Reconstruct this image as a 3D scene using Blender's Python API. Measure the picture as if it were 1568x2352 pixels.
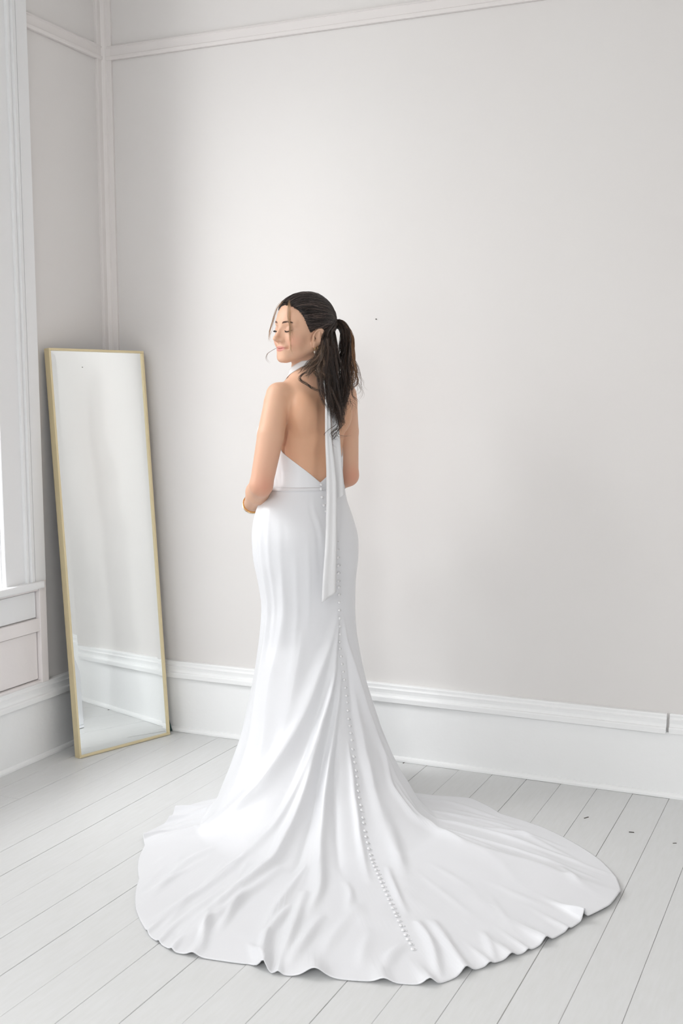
import bpy, math, random
import numpy as np
from mathutils import Vector, Matrix

# ------------------------------------------------------------------ clear
for o in list(bpy.data.objects):
    bpy.data.objects.remove(o, do_unlink=True)
random.seed(4); RNG = np.random.default_rng(4)
scene = bpy.context.scene
COL = scene.collection
R = math.radians

# ------------------------------------------------------------------ camera
YAW = R(24.12)
cam_d = bpy.data.cameras.new('camera')
cam = bpy.data.objects.new('camera', cam_d); COL.objects.link(cam)
cam.location = (2.83, -4.03, 1.38)
cam.rotation_euler = (R(90 - 7.703), 0, YAW)
cam_d.sensor_fit = 'VERTICAL'; cam_d.sensor_height = 36.0; cam_d.sensor_width = 24.0
cam_d.lens = 36.0 * 2669.0 / 2352.0
cam_d.shift_y = 96.0 / 2352.0
cam_d.clip_start = 0.05
cam_d.dof.use_dof = True; cam_d.dof.focus_distance = 3.85; cam_d.dof.aperture_fstop = 7.1
scene.camera = cam

# ------------------------------------------------------------------ world, daylight, exposure
world = bpy.data.worlds.new('overcast_sky'); scene.world = world; world.use_nodes = True
bg = world.node_tree.nodes['Background']
bg.inputs[0].default_value = (0.985, 0.985, 1.0, 1); bg.inputs[1].default_value = 2.2
def daylight(name, loc, rot, sx, sy, power, col=(0.98, 0.99, 1.0)):
    l = bpy.data.lights.new(name, 'AREA'); l.shape = 'RECTANGLE'; l.size = sx; l.size_y = sy
    l.energy = power; l.color = col
    o = bpy.data.objects.new(name, l); COL.objects.link(o); o.location = loc; o.rotation_euler = rot
    return o
# area lamps stand in for daylight; those outside the unseen windows are added fill
aim = lambda d: Vector(d).to_track_quat('-Z', 'Y').to_euler()
daylight('daylight_window_1', (-1.65, -2.85, 3.5), aim((0.70, 0.63, -0.45)), 1.7, 1.8, 95)
daylight('daylight_window_1', (-1.50, -3.10, 4.3), aim((0.66, 0.60, -0.60)), 1.7, 1.6, 225)
daylight('daylight_window_1', (-1.15, -1.35, 2.75), aim((0.75, 0.05, -0.65)), 1.7, 2.0, 135)
daylight('fill_lamp_2', (-1.15, -3.45, 2.75), aim((0.75, 0.05, -0.65)), 1.7, 2.0, 75)
daylight('fill_lamp_2', (-1.30, -3.40, 1.70), aim((1.0, 0.0, -0.05)), 1.7, 2.3, 90)
daylight('fill_lamp_3', (0.75, -6.7, 3.4), aim((0.1, 1, -0.8)), 1.7, 2.0, 85)
daylight('fill_lamp_4', (2.45, -6.7, 3.4), aim((-0.1, 1, -0.8)), 1.7, 2.0, 420)
vs = scene.view_settings
vs.view_transform = 'Standard'; vs.look = 'None'; vs.gamma = 1.0; vs.use_curve_mapping = False
vs.exposure = -0.98

# ------------------------------------------------------------------ materials
def rgb(r, g, b):          # sRGB 0-255 -> linear
    f = lambda c: (c / 255 / 12.92) if c <= 10 else ((c / 255 + 0.055) / 1.055) ** 2.4
    return (f(r), f(g), f(b), 1)
def mat(name, col, rough=0.5, spec=0.5, metal=0.0, bump=None, var=None, sheen=0.0, attr=None, sss=0.0, coat=0.0):
    m = bpy.data.materials.new(name); m.use_nodes = True
    nt = m.node_tree; b = nt.nodes['Principled BSDF']
    b.inputs['Base Color'].default_value = col; b.inputs['Roughness'].default_value = rough
    b.inputs['Specular IOR Level'].default_value = spec; b.inputs['Metallic'].default_value = metal
    b.inputs['Sheen Weight'].default_value = sheen; b.inputs['Coat Weight'].default_value = coat
    tc = nt.nodes.new('ShaderNodeTexCoord')
    if attr:
        a = nt.nodes.new('ShaderNodeAttribute'); a.attribute_name = attr
        nt.links.new(a.outputs['Color'], b.inputs['Base Color'])
    if sss:
        b.inputs['Subsurface Weight'].default_value = sss
        b.inputs['Subsurface Radius'].default_value = (1.0, 0.35, 0.2); b.inputs['Subsurface Scale'].default_value = 0.006
    if var:                 # (scale, second colour, amount, stretch)
        n = nt.nodes.new('ShaderNodeTexNoise'); n.inputs['Scale'].default_value = var[0]; n.inputs['Detail'].default_value = 5
        mp = nt.nodes.new('ShaderNodeMapping'); mp.inputs['Scale'].default_value = var[3] if len(var) > 3 else (1, 1, 1)
        nt.links.new(tc.outputs['Object'], mp.inputs[0]); nt.links.new(mp.outputs[0], n.inputs['Vector'])
        r = nt.nodes.new('ShaderNodeValToRGB'); r.color_ramp.elements[0].position = 0.5 - var[2]; r.color_ramp.elements[1].position = 0.5 + var[2]
        r.color_ramp.elements[0].color = var[1]; r.color_ramp.elements[1].color = col
        nt.links.new(n.outputs['Fac'], r.inputs[0]); nt.links.new(r.outputs[0], b.inputs['Base Color'])
    if bump:                # (scale, strength, distance[, stretch])
        n = nt.nodes.new('ShaderNodeTexNoise'); n.inputs['Scale'].default_value = bump[0]; n.inputs['Detail'].default_value = 6
        bp = nt.nodes.new('ShaderNodeBump'); bp.inputs['Strength'].default_value = bump[1]; bp.inputs['Distance'].default_value = bump[2]
        mp = nt.nodes.new('ShaderNodeMapping'); mp.inputs['Scale'].default_value = bump[3] if len(bump) > 3 else (1, 1, 1)
        nt.links.new(tc.outputs['Object'], mp.inputs[0]); nt.links.new(mp.outputs[0], n.inputs['Vector'])
        nt.links.new(n.outputs['Fac'], bp.inputs['Height']); nt.links.new(bp.outputs[0], b.inputs['Normal'])
    return m
M = {}
M['wall'] = mat('wall_paint', rgb(230, 228, 226), 0.75, 0.3, bump=(5, 0.25, 0.01), var=(1.1, rgb(228, 225, 223), 0.25))
M['rail'] = mat('rail_paint', rgb(232, 228, 226), 0.6, 0.3, bump=(30, 0.2, 0.003))
M['trim'] = mat('white_trim_paint', rgb(248, 249, 249), 0.42, 0.4, bump=(26, 0.35, 0.004))
M['apron'] = mat('panel_paint', rgb(241, 236, 235), 0.5, 0.35, bump=(26, 0.3, 0.004))
M['sash'] = mat('sash_paint', rgb(240, 241, 242), 0.45, 0.4)
M['ceil'] = mat('ceiling_paint', rgb(238, 236, 233), 0.9, 0.2)
M['plank'] = mat('painted_floorboard', rgb(222, 223, 223), 0.42, 0.4, bump=(16, 0.22, 0.004, (6, 0.6, 6)), var=(22, rgb(218, 219, 218), 0.2, (4, 0.5, 4)))
M['gap'] = mat('floor_gap', rgb(196, 195, 188), 0.9, 0.1)
M['gold'] = mat('brushed_brass_frame', rgb(226, 211, 172), 0.45, 0.5, metal=0.4, bump=(60, 0.1, 0.001, (1, 1, 12)))
M['teal'] = mat('dark_teal_board', rgb(38, 72, 72), 0.6)
M['dark'] = mat('dark_backing', rgb(52, 58, 52), 0.8)
M['chip'] = mat('floor_chip', rgb(70, 66, 58), 0.8)
m = mat('mirror_silver', (0.93, 0.955, 0.95, 1), 0.0, 0.5, metal=1.0); M['mirror'] = m
m = bpy.data.materials.new('window_glass'); m.use_nodes = True
nt = m.node_tree; nt.nodes.remove(nt.nodes['Principled BSDF'])
tr = nt.nodes.new('ShaderNodeBsdfTransparent'); gl = nt.nodes.new('ShaderNodeBsdfGlossy'); gl.inputs['Roughness'].default_value = 0.02
mx = nt.nodes.new('ShaderNodeMixShader'); mx.inputs[0].default_value = 0.06
nt.links.new(tr.outputs[0], mx.inputs[1]); nt.links.new(gl.outputs[0], mx.inputs[2]); nt.links.new(mx.outputs[0], nt.nodes['Material Output'].inputs[0])
M['glass'] = m
M['satin'] = mat('ivory_satin', rgb(232, 233, 236), 0.36, 0.5, sheen=0.2, bump=(900, 0.05, 0.0004))
M['ribbon'] = mat('sheer_satin_ribbon', rgb(229, 229, 230), 0.45, 0.4, sheen=0.2)
M['button'] = mat('covered_button', rgb(243, 243, 244), 0.5, 0.4)
M['skin'] = mat('skin', (0.7, 0.45, 0.33, 1), 0.48, 0.35, attr='Col', sss=0.12, bump=(420, 0.08, 0.0006))
M['hair'] = mat('dark_brown_hair', (0.03, 0.02, 0.015, 1), 0.36, 0.5, attr='Col')
M['lash'] = mat('lash_hair', rgb(48, 36, 32), 0.6)
M['brow'] = mat('brow_hair', rgb(116, 92, 82), 0.7)
M['jewel'] = mat('gold_jewellery', rgb(232, 200, 140), 0.25, 0.5, metal=1.0)
M['amber'] = mat('amber_bangle', rgb(205, 140, 60), 0.3, 0.5, metal=0.6)
M['silver'] = mat('silver_jewellery', rgb(215, 213, 210), 0.25, 0.5, metal=1.0)
M['pearl'] = mat('pearl', rgb(240, 228, 214), 0.25, 0.6)
M['band'] = mat('hair_elastic', rgb(22, 18, 16), 0.7)

# ------------------------------------------------------------------ mesh helpers
def link(name, verts, faces, m=None, parent=None, smooth=False):
    me = bpy.data.meshes.new(name)
    if isinstance(verts, np.ndarray): verts = verts.tolist()
    if isinstance(faces, np.ndarray): faces = faces.tolist()
    me.from_pydata(verts, [], faces); me.update()
    if m: me.materials.append(M[m])
    if smooth: me.polygons.foreach_set('use_smooth', [True] * len(me.polygons))
    o = bpy.data.objects.new(name, me); COL.objects.link(o)
    if parent: o.parent = parent
    return o
def setcol(o, cols):
    a = o.data.color_attributes.new('Col', 'FLOAT_COLOR', 'POINT')
    c = np.ones((len(cols), 4), np.float32); c[:, :3] = cols
    a.data.foreach_set('color', c.ravel())
def empty(name, loc=(0, 0, 0), rz=0):
    o = bpy.data.objects.new(name, None); COL.objects.link(o); o.location = loc; o.rotation_euler = (0, 0, rz)
    o.empty_display_size = 0.1
    return o
def tag(o, label=None, cat=None, group=None, kind=None):
    if label: o['label'] = label
    if cat: o['category'] = cat
    if group: o['group'] = group
    if kind: o['kind'] = kind
    return o
class MB:
    def __init__(s): s.v = []; s.f = []
    def box(s, x0, x1, y0, y1, z0, z1):
        x0, x1 = min(x0, x1), max(x0, x1); y0, y1 = min(y0, y1), max(y0, y1)
        n = len(s.v)
        s.v += [(x0, y0, z0), (x1, y0, z0), (x1, y1, z0), (x0, y1, z0), (x0, y0, z1), (x1, y0, z1), (x1, y1, z1), (x0, y1, z1)]
        s.f += [tuple(n + i for i in q) for q in ((0, 3, 2, 1), (4, 5, 6, 7), (0, 1, 5, 4), (1, 2, 6, 5), (2, 3, 7, 6), (3, 0, 4, 7))]
        return s
    def prism(s, prof, axis, a, b):
        """extrude a closed 2-D profile (out, z) along 'x' or 'y'; out = distance from the wall"""
        n = len(s.v); k = len(prof)
        for t in (a, b):
            for (o, z) in prof:
                s.v.append((t, -o, z) if axis == 'x' else (o, t, z))
        for i in range(k):
            j = (i + 1) % k; s.f.append((n + i, n + j, n + k + j, n + k + i))
        s.f.append(tuple(n + i for i in range(k))); s.f.append(tuple(n + k + i for i in reversed(range(k))))
        return s
    def prism_z(s, prof, z0, z1):
        n = len(s.v); k = len(prof)
        for z in (z0, z1):
            for (x, y) in prof: s.v.append((x, y, z))
        for i in range(k):
            j = (i + 1) % k; s.f.append((n + i, n + j, n + k + j, n + k + i))
        s.f.append(tuple(n + i for i in range(k))); s.f.append(tuple(n + k + i for i in reversed(range(k))))
        return s
    def build(s, name, m, parent=None, bevel=0.0, smooth=False):
        o = link(name, s.v, s.f, m, parent, smooth)
        import bmesh
        bm = bmesh.new(); bm.from_mesh(o.data); bmesh.ops.recalc_face_normals(bm, faces=bm.faces); bm.to_mesh(o.data); bm.free()
        if bevel:
            md = o.modifiers.new('bevel', 'BEVEL'); md.width = bevel; md.segments = 2; md.limit_method = 'ANGLE'
        return o

# ------------------------------------------------------------------ the room (corner at the origin, back wall y=0, left wall x=0)
XR, YF, ZC = 3.35, -5.6, 3.25      # right wall, wall behind the camera, ceiling
WX = -0.012                         # left wall surface
W1 = (-0.714, -1.80); W2 = (-2.85, -3.95); WZ = (0.69, 3.0)
floor = MB().box(-0.02, XR, YF, 0.0, -0.08, -0.0035).build('floor', 'gap'); tag(floor, kind='structure')
edges = [-0.02, 0.099, 0.229, 0.352, 0.489, 0.610, 0.744, 0.875, 1.005, 1.131, 1.261, 1.390, 1.519, 1.647, 1.776, 1.903, 2.031, 2.157, 2.282, 2.410, 2.538, 2.666, 2.794, 2.922, 3.05, 3.178, 3.306, XR]
ends = {1: [-0.95], 2: [-2.2], 4: [-3.1], 5: [-2.6], 8: [-2.9], 12: [-2.55], 15: [-3.0], 18: [-2.3], 19: [-3.2]}
for i in range(len(edges) - 1):
    ys = [YF] + sorted(ends.get(i, [])) + [0.0]
    for a, b in zip(ys[:-1], ys[1:]):
        g = 0.0003 + 0.00025 * ((i * 37) % 3)
        o = MB().box(edges[i] + g, edges[i + 1] - g, a + 0.0006, b - 0.0006, -0.0034, 0.0 - 0.0004 * ((i * 7) % 3)).build('plank', 'plank', floor, bevel=0.0012)
ceiling = MB().box(-0.3, XR + 0.2, YF - 0.2, 0.2, ZC, ZC + 0.1).build('ceiling', 'ceil'); tag(ceiling, kind='structure')
wall_back = MB().box(-0.3, XR + 0.2, 0.0, 0.2, -0.08, ZC).build('wall_back', 'wall'); tag(wall_back, kind='structure')
wall_right = MB().box(XR, XR + 0.2, YF - 0.2, 0.0, -0.08, ZC).build('wall_right', 'wall'); tag(wall_right, kind='structure')
wl = MB()
for a, b in ((0.0, W1[0]), (W1[1], W2[0]), (W2[1], YF - 0.2)): wl.box(-0.3, WX, a, b, -0.08, ZC)
for w in (W1, W2): wl.box(-0.3, WX, w[0], w[1], -0.08, WZ[0] - 0.03); wl.box(-0.3, WX, w[0], w[1], WZ[1], ZC)
wall_left = wl.build('wall_left', 'wall'); tag(wall_left, kind='structure')
wf = MB(); FW = ((0.18, 1.32), (1.88, 3.02))
xs_ = [WX, FW[0][0], FW[0][1], FW[1][0], FW[1][1], XR]
for k in (0, 2, 4): wf.box(xs_[k], xs_[k + 1], YF - 0.2, YF, -0.08, ZC)
for (a, b) in FW: wf.box(a, b, YF - 0.2, YF, -0.08, WZ[0] - 0.03); wf.box(a, b, YF - 0.2, YF, WZ[1], ZC)
wall_front = wf.build('wall_front', 'wall'); tag(wall_front, kind='structure')
# tiny nail left in the back wall plaster
nl = MB().prism_z([(0.002 * math.cos(t), 0.002 * math.sin(t)) for t in np.linspace(0, 2 * math.pi, 9)[:-1]], 0, 0.004).build('nail', 'chip', wall_back)
nl.rotation_euler = (R(90), 0, 0); nl.location = (1.166, 0.0, 1.663)

# baseboards: board, shoe moulding and a stepped cap moulding
BOARD = [(0, 0), (0.018, 0), (0.018, 0.232), (0, 0.232)]
SHOE = [(0, 0), (0.030, 0), (0.0295, 0.008), (0.027, 0.014), (0.022, 0.018), (0, 0.020)]
CAP = [(0, 0.229), (0.034, 0.229), (0.035, 0.247), (0.033, 0.250), (0.024, 0.252), (0.023, 0.262), (0.0245, 0.272), (0.026, 0.277), (0.021, 0.279), (0.020, 0.283), (0.021, 0.292), (0.019, 0.296), (0, 0.2965)]
def baseboard(name, axis, a, b, off=0.0, flip=False, splits=None):
    sh = lambda pr: [((off + o) if not flip else (off - o), z) for o, z in pr]
    root = MB().prism(sh(BOARD), axis, a, b).build(name, 'trim', bevel=0.001); tag(root, kind='structure')
    sh_o = MB().prism(sh(SHOE), axis, a, b).build('shoe_moulding', 'trim', root, bevel=0.001)
    for (c, d, dz) in (splits or [(a, b, 0)]):
        MB().prism(sh([(o + (dz if o else 0), z) for o, z in CAP]), axis, c, d).build('cap_moulding', 'trim', root, bevel=0.0012)
    return root
baseboard('baseboard_back', 'x', 0.0, XR, splits=[(0.0, 2.262, 0), (2.270, XR, -0.010)])
baseboard('baseboard_left', 'y', 0.0, YF, off=WX)
baseboard('baseboard_right', 'y', 0.0, YF, off=XR, flip=True)
# picture rails (2.70-2.75 m) and the corner board
RAIL = [(0, 2.697), (0.014, 2.697), (0.017, 2.700), (0.017, 2.711), (0.011, 2.713), (0.011, 2.742), (0.016, 2.745), (0.014, 2.750), (0, 2.751)]
t = MB().prism(RAIL, 'x', 0.0, XR).build('trim_1', 'rail', bevel=0.001); tag(t, kind='structure')
t = MB().prism([(WX + o, z) for o, z in RAIL], 'y', 0.0, -0.497).build('trim_2', 'rail', bevel=0.001); tag(t, kind='structure')
t = MB().prism([(XR - o, z) for o, z in RAIL], 'y', 0.0, YF).build('trim_4', 'rail', bevel=0.001); tag(t, kind='structure')
cb = [(WX, 0.0), (WX, -0.056), (WX + 0.010, -0.056), (WX + 0.012, -0.050), (WX + 0.012, -0.030), (0.006, -0.026), (0.011, -0.021), (0.014, -0.014), (0.028, -0.012), (0.033, -0.010), (0.033, 0.0)]
t = MB().prism_z(cb, 0.296, ZC).build('trim_3', 'rail'); tag(t, kind='structure')

# windows -----------------------------------------------------------------
def frame_axis(o, side):
    """windows are modelled for the left wall: (out into room, along, z); re-used turned for the front wall"""
    return o
def window(name, y0, y1, apron=True):
    root = empty(name); tag(root, kind='structure')
    ym = 0.217                                       # casing width
    z0, z1 = WZ
    for s, ye in ((1, y0), (-1, y1)):                # side casings with a back band and a stepped inner bead
        e = lambda a: ye + s * a
        pr = [(WX, e(ym)), (WX + 0.026, e(ym)), (WX + 0.026, e(0.158)), (WX + 0.019, e(0.156)), (WX + 0.019, e(0.152)), (WX + 0.030, e(0.150)), (WX + 0.031, e(0.134)), (WX + 0.022, e(0.130)), (WX + 0.022, e(0.122)), (WX + 0.028, e(0.118)), (WX + 0.027, e(0.109)), (WX + 0.018, e(0.107)), (WX + 0.018, e(0.003)), (WX + 0.015, e(0.0)), (WX, e(0.0))]
        MB().prism_z(pr, z0, z1 + 0.12).build('casing', 'sash', root)
        MB().box(WX + 0.001, -0.16, e(0), e(-0.004), z0 - 0.02, z1).build('jamb', 'sash', root)
    MB().box(WX, WX + 0.026, y0 + 0.001, y1 - 0.001, z1, z1 + 0.12).build('head_casing', 'sash', root, bevel=0.003)
    MB().box(-0.16, -0.0, y0, y1, z1 - 0.004, z1).build('head_jamb', 'sash', root)
    MB().box(WX, 0.030, y0 + 0.194, y1 - 0.194, z0 - 0.028, z0).build('stool', 'sash', root, bevel=0.006)
    MB().box(-0.16, WX, y0, y1, z0 - 0.028, z0 - 0.004).build('sill', 'sash', root)
    zm = (z0 + z1) / 2
    for (a, b, xo) in ((z0, zm + 0.02, -0.10), (zm - 0.02, z1, -0.135)):
        sash = empty('sash'); sash.parent = root
        MB().box(xo, xo - 0.034, y0 - 0.004, y0 - 0.03, a, b).build('stile', 'sash', sash)
        MB().box(xo, xo - 0.034, y1 + 0.004, y1 + 0.03, a, b).build('stile', 'sash', sash)
        MB().box(xo, xo - 0.034, y0 - 0.03, y1 + 0.03, a, a + 0.06).build('sash_rail', 'sash', sash)
        MB().box(xo, xo - 0.034, y0 - 0.03, y1 + 0.03, b - 0.03, b).build('sash_rail', 'sash', sash)
        MB().box(xo - 0.015, xo - 0.019, y0 - 0.03, y1 + 0.03, a + 0.06, b - 0.03).build('pane', 'glass', sash)
    if apron:                                        # panelled apron down to the baseboard
        for s, ye in ((1, y0), (-1, y1)):
            MB().box(WX, WX + 0.026, ye + s * 0.217, ye + s * 0.177, 0.296, z0 - 0.002 if False else 0.69).build('apron_stile', 'apron', root, bevel=0.002)
        MB().box(WX, WX + 0.022, y0 + 0.177, y1 - 0.177, 0.496, 0.545).build('apron_rail', 'apron', root, bevel=0.0025)
        MB().box(WX, WX + 0.022, y0 + 0.177, y1 - 0.177, 0.652, 0.662).build('apron_rail', 'apron', root, bevel=0.002)
        MB().box(WX, WX + 0.022, y0 + 0.177, y1 - 0.177, 0.296, 0.306).build('apron_rail', 'apron', root, bevel=0.002)
        MB().box(WX, WX + 0.009, y0 + 0.173, y1 - 0.173, 0.549, 0.648).build('apron_panel', 'sash', root, bevel=0.002)
        MB().box(WX, WX + 0.009, y0 + 0.173, y1 - 0.173, 0.310, 0.492).build('apron_panel', 'apron', root, bevel=0.002)
    return root
window('window_1', *W1)
window('window_2', *W2)
for k, (a, b) in enumerate(FW):
    w = window('window_%d' % (k + 3), -a, -b, apron=False)
    # unseen windows added for frontal fill, turned to face +y behind the camera
    w.rotation_euler = (0, 0, R(90)); w.location = (0, YF - WX, 0)

# ------------------------------------------------------------------ leaning mirror
mir = empty('leaning_mirror', (0.1478, -0.4976, 0.001))
tag(mir, 'tall narrow mirror in thin pale gold frame leaning in the corner', 'mirror')
MW, MH, MD, LEAN = 0.4405, 1.5645, 0.033, R(4.4)
mir.rotation_euler = (-LEAN, 0, R(71.2)); mir.rotation_mode = 'XYZ'
# local: x along the bottom edge, y = -front .. +back, z up; front face at y=0
fw, fh = 0.0085, 0.0085
for nm, a in (('frame_rail', (0, MW, 0, MD, 0, fh)), ('frame_rail', (0, MW, 0, MD, MH - fh, MH)), ('frame_stile', (0, fw, 0, MD, fh, MH - fh)), ('frame_stile', (MW - fw, MW, 0, MD, fh, MH - fh))):
    MB().box(*a).build(nm, 'gold', mir, bevel=0.0012)
bv = 0.024; yb = 0.0072; yf_ = 0.0062
x0, x1, z0, z1 = fw, MW - fw, fh, MH - fh
gv = [(x0, yb, z0), (x1, yb, z0), (x1, yb, z1), (x0, yb, z1), (x0 + bv, yf_, z0 + bv), (x1 - bv, yf_, z0 + bv), (x1 - bv, yf_, z1 - bv), (x0 + bv, yf_, z1 - bv)]
gb = [(x, 0.0115, z) for x, _, z in gv[:4]]
glass = link('mirror_glass', gv + gb, [(4, 5, 6, 7), (0, 1, 5, 4), (1, 2, 6, 5), (2, 3, 7, 6), (3, 0, 4, 7), (8, 11, 10, 9), (0, 8, 9, 1), (1, 9, 10, 2), (2, 10, 11, 3), (3, 11, 8, 0)], 'mirror', mir)
MB().box(fw, MW - fw, 0.012, MD - 0.003, fh, MH - fh).build('backing_panel', 'dark', mir)
# unidentified dark teal piece, added as a mirror part; its foot peeps out right
sv = [(MW - 0.10, MD, 0.13), (MW + 0.006, MD, 0.13), (MW + 0.040, MD + 0.003, 0.004), (MW - 0.10, MD + 0.003, 0.004)]
sv += [(x, y + 0.004, z) for x, y, z in sv]
st_ = link('teal_piece', sv, [(0, 1, 2, 3), (4, 7, 6, 5), (0, 4, 5, 1), (1, 5, 6, 2), (2, 6, 7, 3), (3, 7, 4, 0)], 'teal', mir)
tag(st_, 'unidentified dark teal piece behind the mirror foot')
# paint chips and specks on the boards
for (x, y, rz, l) in ((2.06, -0.33, 0.6, 0.02), (2.22, -0.40, -0.2, 0.016), (2.36, -0.44, 0.1, 0.012), (1.30, -0.035, 0.9, 0.008), (0.66, -1.62, 0.4, 0.008), (0.09, -0.93, 0.5, 0.005)):
    c = MB().box(-l / 2, l / 2, -0.0016, 0.0016, -0.001, 0.0006).build('paint_chip', 'chip', floor)
    c.location = (x, y, 0.0005); c.rotation_euler = (0, 0, rz + YAW)
#PERSON
# ================================================================== the bride
# local frame: +x = to the right along her hips' screen-parallel plane, +y = away, +z up; base on the floor under her
PX, PY = 1.143, -0.518
person = empty('person', (PX, PY, 0.0), YAW)
tag(person, 'person in a white open-back satin gown with long train, glancing over left shoulder', 'person')

# ---- torso / skirt rings: z, centre x, centre y, half width, half depth, turn (deg; back faces camera-right)
RING = np.array([
 (1.500, -0.006, -0.002, 0.048, 0.050, 33), (1.470, 0.002, -0.002, 0.054, 0.054, 33), (1.448, 0.004, 0.0, 0.072, 0.060, 33),
 (1.428, 0.005, 0.0, 0.100, 0.068, 33), (1.400, 0.005, 0.0, 0.124, 0.078, 33), (1.350, 0.004, 0.0, 0.124, 0.087, 33), (1.280, 0.003, 0.0, 0.119, 0.091, 32),
 (1.200, -0.001, 0.0, 0.114, 0.088, 30), (1.140, -0.004, 0.0, 0.114, 0.087, 27), (1.080, -0.008, 0.0, 0.124, 0.092, 27), (1.020, -0.024, 0.0, 0.156, 0.112, 32),
 (0.960, -0.021, 0.0, 0.178, 0.130, 36), (0.900, -0.015, 0.0, 0.189, 0.140, 38), (0.840, -0.013, 0.0, 0.186, 0.142, 38), (0.760, -0.010, 0.0, 0.172, 0.135, 38),
 (0.677, -0.006, 0.0, 0.165, 0.130, 38), (0.600, -0.008, 0.0, 0.170, 0.135, 38), (0.550, -0.008, 0.0, 0.176, 0.140, 38), (0.40, -0.008, 0.0, 0.2, 0.16, 38)])[::-1]
def spline(xk, yk, x):
    """monotone-safe cubic hermite through (xk, yk)"""
    xk = np.asarray(xk, float); yk = np.asarray(yk, float); x = np.clip(x, xk[0], xk[-1])
    h = np.diff(xk); s = np.diff(yk) / h
    m = np.zeros_like(yk); m[1:-1] = np.where(s[:-1] * s[1:] > 0, 2 * s[:-1] * s[1:] / (s[:-1] + s[1:] + 1e-12), 0); m[0] = s[0]; m[-1] = s[-1]
    i = np.clip(np.searchsorted(xk, x) - 1, 0, len(h) - 1)
    t = (x - xk[i]) / h[i]
    return (2*t**3-3*t**2+1)*yk[i] + (t**3-2*t**2+t)*h[i]*m[i] + (-2*t**3+3*t**2)*yk[i+1] + (t**3-t**2)*h[i]*m[i+1]
def ring(z): return [spline(RING[:, 0], RING[:, k], z) for k in range(1, 6)]

# ---- signed distance primitives (numpy, any shape)
def smin(a, b, k):
    h = np.clip(0.5 + 0.5 * (b - a) / k, 0, 1); return b + (a - b) * h - k * h * (1 - h)
def smax(a, b, k): return -smin(-a, -b, k)
def ell(X, Y, Z, c, r):
    x, y, z = X - c[0], Y - c[1], Z - c[2]
    k0 = np.sqrt((x/r[0])**2 + (y/r[1])**2 + (z/r[2])**2); k1 = np.sqrt((x/r[0]**2)**2 + (y/r[1]**2)**2 + (z/r[2]**2)**2) + 1e-9
    return k0 * (k0 - 1) / k1
def cone(X, Y, Z, a, b, ra, rb):
    a = np.asarray(a, float); b = np.asarray(b, float); d = b - a; L = d @ d
    t = np.clip(((X-a[0])*d[0] + (Y-a[1])*d[1] + (Z-a[2])*d[2]) / L, 0, 1)
    return np.sqrt((X-a[0]-t*d[0])**2 + (Y-a[1]-t*d[1])**2 + (Z-a[2]-t*d[2])**2) - (ra + (rb - ra) * t)
def loft(X, Y, Z):
    cx, cy, a, b, be = ring(np.clip(Z, 0.78, 1.47)); be = np.radians(be)
    x = X - cx; y = Y - cy
    u = x*np.cos(be) + y*np.sin(be); v = x*np.sin(be) - y*np.cos(be)
    d = (np.sqrt((u/a)**2 + (v/b)**2 + 1e-9) - 1) * np.minimum(a, b)
    return smax(smax(d, Z - 1.475, 0.01), 0.80 - Z, 0.02)
def body_axes(z):
    cx, cy, a, b, be = [float(v) for v in ring(np.array([z]))] if False else [float(v[0]) for v in ring(np.array([z]))]
    be = math.radians(be); right = np.array([math.cos(be), math.sin(be), 0]); back = np.array([math.sin(be), -math.cos(be), 0])
    return np.array([cx, cy, z]), right, back, a, b
def bp(z, u, v):      # point on the torso: u = to her right, v = to her back (fractions of metres)
    c, r_, b_, a, b = body_axes(z); return c + r_ * u + b_ * v

# ---- head frame: x = her left, y = face direction, z = up
GAM, PIT, ROL = R(39), R(2), R(3)
HC = np.array([-0.022, -0.012, 1.574])
xl = np.array([math.sin(GAM), -math.cos(GAM), 0]); yf = np.array([-math.cos(GAM), -math.sin(GAM), 0]); zz = np.array([0, 0, 1.0])
yf, zz = yf*math.cos(PIT) + zz*math.sin(PIT), zz*math.cos(PIT) - yf*math.sin(PIT)
xl, zz = xl*math.cos(ROL) - zz*math.sin(ROL), zz*math.cos(ROL) + xl*math.sin(ROL)
HM = np.stack([xl, yf, zz], 1)
def h2l(p): return np.asarray(p, float) @ HM.T + HC
def l2h(X, Y, Z):
    x, y, z = X - HC[0], Y - HC[1], Z - HC[2]
    return [x*HM[0, k] + y*HM[1, k] + z*HM[2, k] for k in range(3)]

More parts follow.
